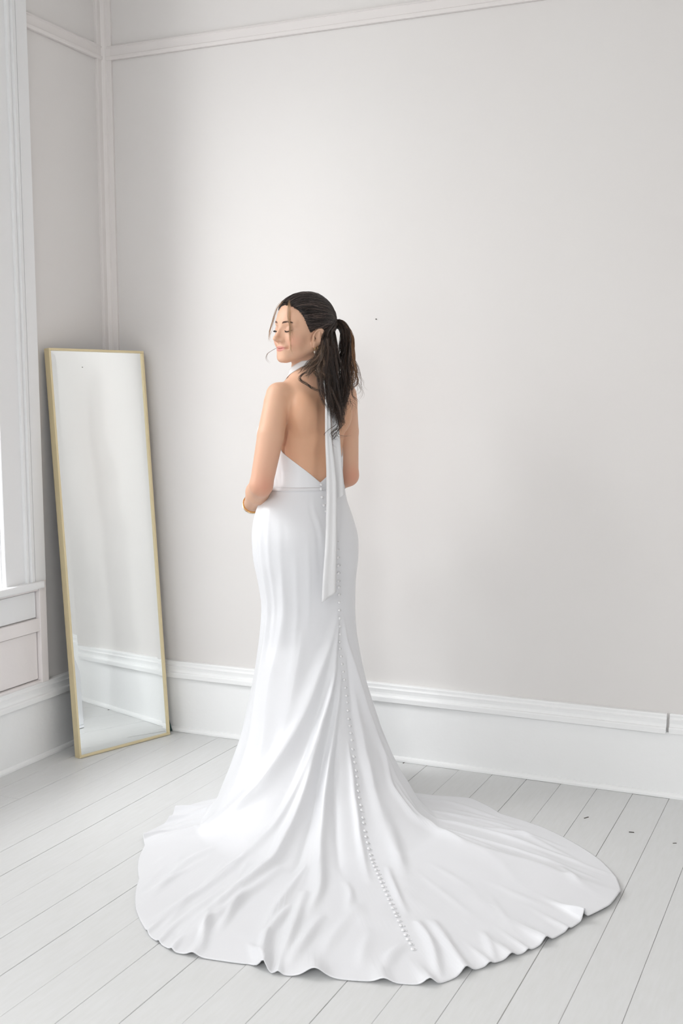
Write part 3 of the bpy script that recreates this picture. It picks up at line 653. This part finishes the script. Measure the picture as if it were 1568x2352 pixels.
# ---- earrings and bangles
def ball(rx, ry, rz, n=12, m=8):
    V = []; F = []
    for i in range(m + 1):
        a = math.pi*i/m
        for j in range(n): b = 2*math.pi*j/n; V.append((rx*math.sin(a)*math.cos(b), ry*math.sin(a)*math.sin(b), rz*math.cos(a)))
    for i in range(m):
        for j in range(n): F.append((i*n + j, i*n + (j+1) % n, (i+1)*n + (j+1) % n, (i+1)*n + j))
    return V, F
lobe = h2l(np.array([0.0785, 0.010, -0.033])); lobe2 = h2l(np.array([0.0800, 0.0015, -0.0305]))
V, F = torus(0.0052, 0.0008, 24, 6); er = link('earring', V, F, 'jewel', person, smooth=True); orient(er, tuple(yf*0.9 - xl*0.3), tuple(lobe - np.array([0, 0, 0.004])))
V, F = ball(0.0026, 0.0026, 0.0044); dr = link('pearl_drop', V, F, 'pearl', er, smooth=True); dr.location = er.matrix_basis.inverted() @ Vector(lobe - np.array([0, 0, 0.0145])); dr.rotation_euler = er.matrix_basis.to_3x3().inverted().to_euler()
V, F = torus(0.0050, 0.0007, 24, 6); er2 = link('earring', V, F, 'jewel', person, smooth=True); orient(er2, tuple(yf*0.9 - xl*0.1), tuple(lobe2 - np.array([0, 0, 0.004])))
V, F = torus(0.0040, 0.0006, 20, 6); er3 = link('earring', V, F, 'jewel', person, smooth=True); orient(er3, tuple(yf*0.9 + zz*0.3), tuple(h2l(np.array([0.0835, -0.025, 0.004]))))
wd = (LWR - LEL) / np.linalg.norm(LWR - LEL)
for k, (mt, off, rr) in enumerate((('amber', -0.040, 0.0335), ('jewel', -0.031, 0.0330), ('silver', -0.023, 0.0325))):
    V, F = torus(rr, 0.0014, 40, 8); b = link('bracelet', V, F, mt, person, smooth=True)
    n = wd + np.array([0.05*k, 0, -0.25 - 0.08*k]); orient(b, tuple(n), tuple(LWR + wd*off + np.array([0, 0, -0.005 - 0.002*k])))

# ---- gown: skirt and train -------------------------------------------------
HEM = np.array([(-180, .30), (-135, .295), (-100, .295), (-88, .30), (-78, .415), (-73, .471), (-61.4, .522), (-55.7, .633), (-48, .678), (-34.4, .847), (-26.7, 1.008), (-19.9, 1.134), (-15.3, 1.191), (-12.3, 1.199), (-5.6, 1.217), (-2.8, 1.261), (3.6, 1.283), (7.6, 1.308), (14, 1.353), (18.4, 1.316), (27.1, 1.277), (38.6, 1.220), (43.3, 1.218), (47.8, 1.195), (52.1, 1.137), (57, 1.051), (62.3, .938), (68.8, .801), (74.3, .659), (87.7, .551), (91, .417), (95, .358), (114, .339), (140, .32), (180, .30)])
LAND = np.array([(-180, .29), (-110, .285), (-88, .29), (-72, .335), (-58, .40), (-45, .485), (-30, .57), (-10, .63), (15, .635), (35, .61), (55, .50), (75, .38), (92, .315), (114, .325), (140, .305), (180, .29)])
U = np.linspace(-180, 180, 961)[:-1]; U = np.sort(np.concatenate([U, np.arange(-60, 70, 0.25) + 0.11]))
rho_h = np.interp(U, HEM[:, 0], HEM[:, 1]); ker = np.ones(5)/5
rho_h = np.convolve(np.concatenate([rho_h[-2:], rho_h, rho_h[:2]]), ker, 'valid')
rho_t = np.minimum(spline(LAND[:, 0], LAND[:, 1], U), rho_h - 0.004)
CB0 = 14.0                                     # column of the centre-back button seam
def twist(z): return np.interp(z, [0.0, 0.05, 0.2, 0.4, 0.6, 0.8, 0.95, 1.02, 1.10], [0, 1, 6, 13, 19, 23, 23, 16, 11])
def wtw(u): return np.exp(-((u - CB0)/75.0)**2)
def ell_rho(phi, a, b, be):
    s, c = np.sin(phi), np.cos(phi)
    uu = s*np.cos(be) - c*np.sin(be); vv = s*np.sin(be) + c*np.cos(be)
    return 1/np.sqrt((uu/a)**2 + (vv/b)**2)
rows = []; ztop = 1.082
ZU = np.concatenate([np.linspace(ztop, 0.56, 80)])
sgn = np.array([1.0])
for z in ZU:
    phi = np.radians(U + twist(z)*wtw(U)); cx, cy, a, b, be = [float(v[0]) for v in ring(np.array([z]))]
    rr = ell_rho(phi, a + 0.005, b + 0.005, math.radians(be))
    rows.append(np.stack([cx + rr*np.sin(phi), cy - rr*np.cos(phi), np.full(U.shape, z)], 1))
PS_S, PS_Z = [0, .08, .16, .28, .4, .62, .85, 1], [1, .88, .76, .60, .45, .255, .08, .022]
PB_S, PB_Z = [0, .03, .07, .15, .29, .5, .76, .92, 1], [1, .90, .78, .60, .41, .235, .105, .045, .022]
zk = 0.56
backness = np.exp(-(np.abs((U - 10)/52.0)**3))
NL = 110
for j in range(1, NL + 1):
    q = j / NL; zfrac = 1 - 0.978*q
    s_side = np.interp(zfrac, PS_Z[::-1], PS_S[::-1]); s_back = np.interp(zfrac, PB_Z[::-1], PB_S[::-1])
    zfr = zfrac
    s = s_side*(1 - backness) + s_back*backness
    z = zk * zfr
    phi = np.radians(U + twist(z)*wtw(U)); cx, cy, a, b, be = [float(v[0]) for v in ring(np.array([0.56]))]
    r0 = ell_rho(phi, a + 0.005, b + 0.005, math.radians(be)); rr = r0 + (rho_t - r0)*s
    f = 1 - zfr
    rows.append(np.stack([cx*zfr + rr*np.sin(phi), cy*zfr - rr*np.cos(phi), np.full(U.shape, z)], 1))
NF = 110
for j in range(1, NF + 1):
    q = j / NF; rr = rho_t + (rho_h - rho_t)*q; phi = np.radians(U)
    rows.append(np.stack([rr*np.sin(phi), -rr*np.cos(phi), zk*0.022*np.clip(1 - q*np.clip((rho_h - rho_t)/0.22, 1.0, 1.6), 0, 1)**1.6], 1))
S = np.stack(rows)                              # rows x cols x 3
NR, NC, _ = S.shape
# smooth along the columns so profile joints disappear
for _ in range(6): S[1:-1] = 0.25*S[:-2] + 0.5*S[1:-1] + 0.25*S[2:]
def normals(S):
    dj = np.gradient(S, axis=0); du = np.roll(S, -1, 1) - np.roll(S, 1, 1)
    n = np.cross(du, dj); n /= np.linalg.norm(n, axis=2, keepdims=True) + 1e-12
    return -n if n[20, NC//2, :] @ np.array([0, -1, 0]) < 0 else n
N0 = normals(S)
rowi = np.arange(NR)[:, None]; zrow = S[:, :, 2]
lower = np.clip((rowi - 80) / NL, 0, 1); onfl = np.clip((rowi - 80 - NL*0.82) / (NL*0.25), 0, 1); qf = np.clip((rowi - 80 - NL) / NF, 0, 1)
# hanging folds of the flare: (column angle, width, height)
FOLD = [(-62, 5, .008), (-80, 5, .010), (62, 5, .008), (78, 5, .010), (96, 5, .008), (125, 7, .01), (-120, 8, .01), (160, 8, .01), (-155, 8, .01)]
fold = np.zeros((1, NC))
for u0, w, h in FOLD: fold = fold + h*np.exp(-((U[None, :] - u0)/w)**2)
env = sm(0.10, 0.62, lower) * (1 - 0.72*sm(0.80, 1.0, lower)) * (1 - sm(0.0, 0.22, qf))
S = S + N0 * (fold*env)[:, :, None]
# long folds running from the knee seam down into the train: polyline of (row, column angle), height, width in metres
FOLDS = [
 ([(63, 27), (79, 10.6), (98, -3.6), (136, -18.9), (160, -26.9), (175, -34.6), (199, -46.4)], .022, .026),
 ([(67, 28), (99, 11.6), (144, -3.0), (175, -6.8), (199, -10.5), (237, -14.2), (284, -16.5)], .026, .019),
 ([(96, 25), (110, 18), (137, 8.1), (167, 3.8), (186, 3.4), (222, 1.9)], .020, .016),
 ([(85, 21.9), (123, 0.4), (151, -7.6), (175, -12.9), (189, -18.1), (236, -21.1)], .012, .012),
 ([(139, 21.1), (159, 18.6), (176, 16.8), (192, 15.2), (212, 13.4)], .012, .012),
 ([(40, -40), (56, -40.9), (98, -43.6), (145, -34.6), (172, -31.4)], .010, .022),
 ([(40, -58), (57, -58.1), (100, -56.9), (146, -46), (175, -42)], .008, .017),
 ([(70, -22), (80, -22.6), (112, -24.8), (144, -24.9), (166, -27.6)], .008, .024),
 ([(66, 38), (72, 42.4), (103, 50), (144, 51), (165, 49), (190, 46)], .012, .020),
 ([(110, 40), (120, 37.6), (158, 30.1), (183, 25.6), (205, 22.6)], .012, .022),
 ([(84, 42), (120, 33), (147, 27.5), (175, 23.5)], -.007, .016),
 ([(112, 14), (154, 1.6), (180, -1.1), (202, -3.8)], -.011, .013),
 ([(130, 14.2), (158, 8.9), (181, 8.6), (204, 8.9)], -.010, .014),
 ([(190, 0.2), (218, -2.9), (246, -4.9), (276, -5.6)], .012, .014),
 ([(165, 46), (173, 44.1), (185, 43.9), (215, 41.2)], .010, .016),
 ([(140, 50), (151, 48.1), (168, 40.6), (180, 40.9), (190, 45.0), (230, 47.4)], .012, .014)]
RHO = np.hypot(S[:, :, 0], S[:, :, 1]); drape = np.zeros((NR, NC))
for pts, h, w in FOLDS:
    r_ = [q[0] for q in pts]; uu = spline(r_, [q[1] for q in pts], np.arange(NR)); t_ = np.clip((np.arange(NR) - r_[0])/(r_[-1] - r_[0]), 0, 1)
    amp = h*np.sin(np.pi*np.clip(t_, 0, 1)**0.85)**0.7 * ((np.arange(NR) >= r_[0]) & (np.arange(NR) <= r_[-1]))
    wr = w*np.interp(t_, [0, 0.35, 1], [0.45, 1, 1.1])
    drape += amp[:, None]*np.exp(-np.abs((U[None, :] - uu[:, None])*np.pi/180*RHO/wr[:, None])**1.7)
for _ in range(2): drape[1:-1] = 0.25*drape[:-2] + 0.5*drape[1:-1] + 0.25*drape[2:]
S = S + N0 * drape[:, :, None]
# soft vertical ripples over hip and thigh on her left side
rip = np.zeros((NR, NC))
for u0, w, h, z0, z1 in ((-58, 3, .0030, .45, 1.0), (-50, 2.2, .0024, .45, .98), (-40, 3, .0026, .55, .95), (-28, 3, .0026, .40, .85), (-16, 3, .0020, .6, .9), (-72, 3.0, .004, .55, 1.0), (-66, 2, -.003, .7, 1.0), (2, 4, .0022, .80, 1.02), (-4, 3, -.0018, .75, 1.0)):
    rip += h*np.exp(-((U[None, :] - u0)/w)**2) * sm(z0, z0 + 0.12, zrow) * sm(z1 + 0.06, z1 - 0.06, zrow)
S = S + N0 * rip[:, :, None]
# train: strokes of creased satin on the floor (three points, height, width) and lifted ripples along the hem
STROKE = [((-0.078,-0.668),(-0.206,-0.913),(-0.318,-1.121),.012,.016),((-0.159,-0.23),(-0.331,-0.346),(-0.506,-0.418),.018,.03),((-0.249,-0.471),(-0.354,-0.589),(-0.421,-0.817),.008,.014),
((-0.207,-0.637),(-0.321,-0.845),(-0.399,-0.992),.009,.014),((-0.303,-0.589),(-0.378,-0.699),(-0.446,-0.817),.006,.012),((-0.22,-0.774),(-0.316,-0.966),(-0.35,-1.054),.006,.012),((0.048,-0.589),(0.045,-0.788),(0.02,-0.927),.014,.014),
((-0.036,-0.9),(-0.071,-1.004),(-0.098,-1.09),.012,.012),((0.003,-0.817),(-0.026,-1.054),(-0.04,-1.171),.014,.014),((-0.168,-0.803),(-0.193,-0.927),(-0.212,-1.029),.010,.013),((-0.25,-0.94),(-0.251,-1.029),(-0.247,-1.137),.012,.012),
((0.048,-0.966),(0.011,-1.09),(-0.027,-1.227),.014,.016),((0.118,-0.759),(0.13,-0.831),(0.123,-0.913),.008,.012),((0.306,-0.992),(0.331,-1.126),(0.338,-1.27),.018,.012),((0.347,-0.992),(0.375,-1.126),(0.399,-1.227),.016,.013),
((0.473,-1.054),(0.479,-1.126),(0.48,-1.198),.008,.010),((0.749,-0.653),(0.759,-0.729),(0.775,-0.774),.010,.012),
((0.226,-0.289),(0.265,-0.506),(0.282,-0.699),.016,.018),((0.239,-0.668),(0.252,-0.788),(0.276,-0.927),.010,.010),((0.265,-1.114),(0.23,-1.171),(0.206,-1.248),.012,.016),((-0.085,-1.054),(-0.092,-1.126),(-0.094,-1.227),.020,.013),
((-0.126,-1.114),(-0.105,-1.171),(-0.092,-1.205),.012,.010),((0.36,-0.17),(0.62,-0.289),(0.813,-0.589),.008,.012),((0.383,-0.25),(0.607,-0.382),(0.872,-0.668),.008,.010),((0.352,-0.066),(0.484,-0.087),(0.628,-0.23),.007,.012),
((0.404,-0.346),(0.63,-0.506),(0.834,-0.729),.007,.010),((0.465,-0.289),(0.679,-0.364),(0.783,-0.471),.006,.010),((0.147,-0.9),(0.089,-1.054),(0.057,-1.171),.006,.016),((0.179,-1.054),(0.16,-1.149),(0.153,-1.238),.006,.016),
((-0.39,-0.211),(-0.338,-0.162),(-0.257,-0.087),.012,.02),((-0.368,-0.27),(-0.275,-0.211),(-0.195,-0.129),.010,.015)]
X_, Y_ = S[:, :, 0], S[:, :, 1]; lift = np.zeros((NR, NC))
for a, b, c, h, w in STROKE:
    pts = catmull([(*a, 0), (*b, 0), (*c, 0)], 9)[:, :2]; best = np.full(X_.shape, 9.0); bt = np.zeros(X_.shape)
    for i in range(8):
        p, d = pts[i], pts[i+1] - pts[i]; t = np.clip(((X_ - p[0])*d[0] + (Y_ - p[1])*d[1])/(d @ d), 0, 1)
        ds = np.hypot(X_ - p[0] - t*d[0], Y_ - p[1] - t*d[1]); m_ = ds < best; best = np.where(m_, ds, best); bt = np.where(m_, (i + t)/8, bt)
    lift = np.maximum(lift, 0) + h*np.exp(-(best/w)**2) * np.sin(np.pi*np.clip(0.12 + 0.8*bt, 0, 1))
# broad ridge across the right half of the train: gentle rise on the near side, quicker fall on the far side
rp = catmull([(0.26, -0.33, 0), (0.40, -0.44, 0), (0.527, -0.575, 0), (0.667, -0.672, 0), (0.744, -0.735, 0), (0.875, -0.815, 0)], 41)[:, :2]
best = np.full(X_.shape, 9.0); sg = np.zeros(X_.shape); bt = np.zeros(X_.shape)
for i in range(40):
    p_, d_ = rp[i], rp[i+1] - rp[i]; t = np.clip(((X_ - p_[0])*d_[0] + (Y_ - p_[1])*d_[1])/(d_ @ d_), 0, 1)
    ds = np.hypot(X_ - p_[0] - t*d_[0], Y_ - p_[1] - t*d_[1]); m_ = ds < best
    sg = np.where(m_, d_[0]*(Y_ - p_[1]) - d_[1]*(X_ - p_[0]), sg); bt = np.where(m_, (i + t)/40, bt); best = np.where(m_, ds, best)
wsd = np.where(sg > 0, 0.075, 0.21)
lift += 0.040*np.exp(-(np.sqrt(best**2 + 0.008**2) - 0.008)/wsd*1.25) * np.sin(np.pi*np.clip(0.10 + 0.82*bt, 0, 1))
RIP = [((-0.263,-1.16),.022,.012),((-0.084,-1.238),.016,.030),((-0.048,-1.259),.014,.012),((0.04,-1.27),.040,.030),((0.204,-1.291),.027,.014),((0.312,-1.305),.022,.022),((0.403,-1.255),.025,.022),((0.467,-1.22),.015,.010),((0.523,-1.176),.022,.016),((0.571,-1.144),.013,.008),((0.626,-1.102),.024,.020),((0.697,-1.034),.014,.008),((0.752,-0.974),.015,.035),((-0.399,-1.042),.012,.008),((-0.36,-1.097),.011,.008),((-0.32,-1.14),.011,.008),((-0.46,-0.242),.017,.020),((-0.449,-0.146),.020,.020),((-0.516,-0.401),.014,.020)]
hemrow = S[-1, :, :2]
for (x, y), w, h in RIP:
    rr = math.hypot(x, y); ur = math.degrees(math.atan2(x, -y)); wd_ = math.degrees(w/rr)*0.75
    dist_in = (1 - qf)*(rho_h - rho_t)[None, :]
    lift += h*np.exp(-((U[None, :] - ur)/wd_)**2) * 0.85*np.exp(-(dist_in/0.08)**2)
# fine random creasing of the satin lying on the floor
for _ in range(70):
    u0 = RNG.uniform(-60, 75); q0 = RNG.uniform(0.05, 0.95); w = RNG.uniform(0.6, 2.0); L = RNG.uniform(0.06, 0.22); sk = RNG.uniform(-14, 14)
    lift += RNG.uniform(0.0008, 0.0028)*np.exp(-((U[None, :] - u0 - sk*(qf - q0))/w)**2)*np.exp(-((qf - q0)/L)**2)
lift = np.minimum(lift, 0.05)
S[:, :, 2] += lift*onfl
S[:, :, 2] = np.maximum(S[:, :, 2], 0.0) + 0.0035
for _ in range(2): S[1:-1] = 0.25*S[:-2] + 0.5*S[1:-1] + 0.25*S[2:]
idx = np.arange(NR*NC).reshape(NR, NC)
F = np.stack([idx[:-1], np.roll(idx, -1, 1)[:-1], np.roll(idx, -1, 1)[1:], idx[1:]], -1).reshape(-1, 4)
skirt = link('gown_skirt', S.reshape(-1, 3), F, 'satin', person, smooth=True)
md = skirt.modifiers.new('thickness', 'SOLIDIFY'); md.thickness = 0.0018; md.offset = 0.0 if False else 1.0
tag(skirt, 'white satin fishtail skirt with a long train')
N1 = normals(S)

# ---- bodice: low V back, wrapped front
def torso_rho(phi, z):
    c = np.stack([np.interp(z, RING[:, 0], RING[:, k]) for k in (1, 2)], -1)
    lo = np.full(phi.shape, 0.02); hi = np.full(phi.shape, 0.26)
    for _ in range(26):
        m_ = (lo + hi)/2; d = sd_torso(c[..., 0] + m_*np.sin(phi), c[..., 1] - m_*np.cos(phi), z)
        ins = d < 0; lo = np.where(ins, m_, lo); hi = np.where(ins, hi, m_)
    return c, (lo + hi)/2
NB, MBR = 360, 44
ph = np.radians(np.linspace(-180, 180, NB, endpoint=False)); dl = np.abs((np.degrees(ph) - 27 + 180) % 360 - 180)
ztp = np.interp(dl, [0, 3, 40, 78, 110, 140, 160, 180], [1.1005, 1.1035, 1.150, 1.200, 1.275, 1.39, 1.452, 1.458])
q = np.linspace(0, 1, MBR)[:, None]; zb = 1.074 + (ztp[None, :] - 1.074)*q
c, rr = torso_rho(np.broadcast_to(ph[None, :], zb.shape), zb); rr = rr + 0.0034 - 0.0024*q**6
BVt = np.stack([c[..., 0] + rr*np.sin(ph)[None, :], c[..., 1] - rr*np.cos(ph)[None, :], zb], -1)
for u0, h, w, sl in ((-62, .004, 5, 60), (-50, -.003, 4, 40), (-70, -.003, 4, 80)):
    g = h*np.exp(-(((np.degrees(ph)[None, :] - u0 + sl*(zb - 1.13)*4)/w)**2))*np.exp(-((zb - 1.13)/0.03)**2); BVt[..., 0] += g*np.sin(ph); BVt[..., 1] -= g*np.cos(ph)
idx = np.arange(NB*MBR).reshape(MBR, NB)
F = np.stack([idx[:-1], np.roll(idx, -1, 1)[:-1], np.roll(idx, -1, 1)[1:], idx[1:]], -1).reshape(-1, 4)[:, ::-1]
bod = link('gown_bodice', BVt.reshape(-1, 3), F, 'satin', person, smooth=True)
md = bod.modifiers.new('thickness', 'SOLIDIFY'); md.thickness = 0.0022; md.offset = 0
# waist seam piping
seam = np.stack([S[2, :, 0], S[2, :, 1], S[2, :, 2] + 0.001], 1) + N1[2]*0.0012
V, F = tubes([np.concatenate([seam[::8], seam[:1]])], [0.0013], 6, taper=(1, 1)); link('waist_seam', V, F, 'satin', person, smooth=True)
# halter band round the neck
ph2 = np.linspace(-math.pi, math.pi, 120, endpoint=False); d2 = np.abs((np.degrees(ph2) - 30 + 180) % 360 - 180)
zc = np.interp(d2, [0, 50, 90, 140, 180], [1.492, 1.486, 1.466, 1.440, 1.430]); hh = np.interp(d2, [0, 50, 90, 140, 180], [0.008, 0.009, 0.011, 0.018, 0.026])
vs_ = []
for k in np.linspace(-1, 1, 5):
    z = zc + hh*k
    cxy = np.stack([np.interp(z, [1.40, 1.47, 1.50, 1.56], [0.006, 0.0, -0.006, -0.018]), np.interp(z, [1.40, 1.56], [0, -0.004])], -1)
    lo = np.full(ph2.shape, 0.02); hi = np.full(ph2.shape, 0.2)
    for _ in range(24):
        m_ = (lo + hi)/2; d = smin(sd_torso(cxy[:, 0] + m_*np.sin(ph2), cxy[:, 1] - m_*np.cos(ph2), z), 1.0, 0.01); ins = d < 0; lo = np.where(ins, m_, lo); hi = np.where(ins, hi, m_)
    r_ = lo + 0.004
    vs_.append(np.stack([cxy[:, 0] + r_*np.sin(ph2), cxy[:, 1] - r_*np.cos(ph2), z], -1))
idx = np.arange(5*120).reshape(5, 120); F = np.stack([idx[:-1], np.roll(idx, -1, 1)[:-1], np.roll(idx, -1, 1)[1:], idx[1:]], -1).reshape(-1, 4)[:, ::-1]
hb = link('halter_band', np.concatenate(vs_), F, 'ribbon', person, smooth=True); md = hb.modifiers.new('thickness', 'SOLIDIFY'); md.thickness = 0.0022

# ---- ribbon tails of the halter, hanging down the back
def ribbon(name, pts, widths, cut, ny=6, m=60):
    P = catmull(pts, m); w = np.interp(np.linspace(0, 1, m), np.linspace(0, 1, len(widths)), widths)
    V = []
    for i in range(m):
        for k in range(ny + 1):
            s = k/ny - 0.5
            t = i/(m - 1); dz = cut*s if False else (cut*s*max(0, (t - 0.85)/0.15))
            V.append((P[i, 0] + w[i]*s*0.97, P[i, 1] + w[i]*s*0.26 + 0.0030*math.sin(3.4*s*3.14 + 2*t) - 0.002, P[i, 2] + dz))
    F = [(i*(ny+1) + k, i*(ny+1) + k + 1, (i+1)*(ny+1) + k + 1, (i+1)*(ny+1) + k) for i in range(m - 1) for k in range(ny)]
    o = link(name, V, F, 'ribbon', person, smooth=True); md = o.modifiers.new('thickness', 'SOLIDIFY'); md.thickness = 0.0012
    return o
ribbon('ribbon_tail', [(0.030, -0.090, 1.470), (0.046, -0.106, 1.428), (0.059, -0.112, 1.395), (0.062, -0.118, 1.25), (0.072, -0.128, 1.11), (0.072, -0.160, 0.97), (0.070, -0.178, 0.88), (0.066, -0.182, 0.80), (0.064, -0.180, 0.735)], [0.013, 0.013, 0.015, 0.020, 0.033, 0.036, 0.040, 0.044, 0.048], 0.034)
ribbon('ribbon_tail', [(0.034, -0.088, 1.470), (0.056, -0.100, 1.425), (0.074, -0.104, 1.39), (0.083, -0.098, 1.28), (0.089, -0.096, 1.17), (0.095, -0.102, 1.09), (0.096, -0.110, 1.052)], [0.011, 0.011, 0.012, 0.026, 0.034, 0.036, 0.036], 0.020)

# ---- covered buttons down the centre-back seam
BU = spline([0, 10, 39, 61, 101, 137, 169, 193, 236, 272, NR], [14.4, 20, 22.6, 28, 27.9, 24.1, 19.4, 17.2, 14.9, 13.9, 13.5], np.arange(NR))
def atcol(A): return np.stack([[np.interp(BU[i], U, A[i, :, k]) for k in range(3)] for i in range(NR)])
line = atcol(S); NB1 = atcol(N1); seg = np.linalg.norm(np.diff(line, axis=0), axis=1); arc = np.concatenate([[0], np.cumsum(seg)])
end = arc[272]
pos = np.arange(0.004, end, 0.0258)
bm_ = None
V, F = ball(0.0050, 0.0050, 0.0034, 12, 6)
Vl, Fl = torus(0.0034, 0.0009, 12, 5, (1.25, 0.9, 1))
bmesh_ = None; lmesh = None
for k, s in enumerate(pos):
    i = min(np.searchsorted(arc, s), NR - 1); n = NB1[i]; tdir = line[min(i+1, NR-1)] - line[i-1]
    p = line[i] + n*0.0028
    if bmesh_ is None:
        b = link('button', V, F, 'button', skirt, smooth=True); bmesh_ = b.data
        l = link('button_loop', Vl, Fl, 'button', skirt, smooth=True); lmesh = l.data
    else:
        b = bpy.data.objects.new('button', bmesh_); COL.objects.link(b); b.parent = skirt
        l = bpy.data.objects.new('button_loop', lmesh); COL.objects.link(l); l.parent = skirt
    orient(b, tuple(n), tuple(p))
    side = np.cross(n, tdir); side /= np.linalg.norm(side) + 1e-9
    if side[0] < 0: side = -side
    orient(l, tuple(n), tuple(line[i] + n*0.0018 + side*0.0062))
for k in range(2):
    p = bp(1.094 - 0.013*k, 0.003 - 0.0 , 0) ; c_, rr_ = torso_rho(np.array([R(27)]), np.array([1.094 - 0.013*k]))
    dr_ = np.array([math.sin(R(27)), -math.cos(R(27)), 0]); q_ = np.array([c_[0, 0], c_[0, 1], 1.094 - 0.013*k]) + dr_*(rr_[0] + 0.009)
    b = bpy.data.objects.new('button', bmesh_); COL.objects.link(b); b.parent = skirt; orient(b, tuple(dr_), tuple(q_))
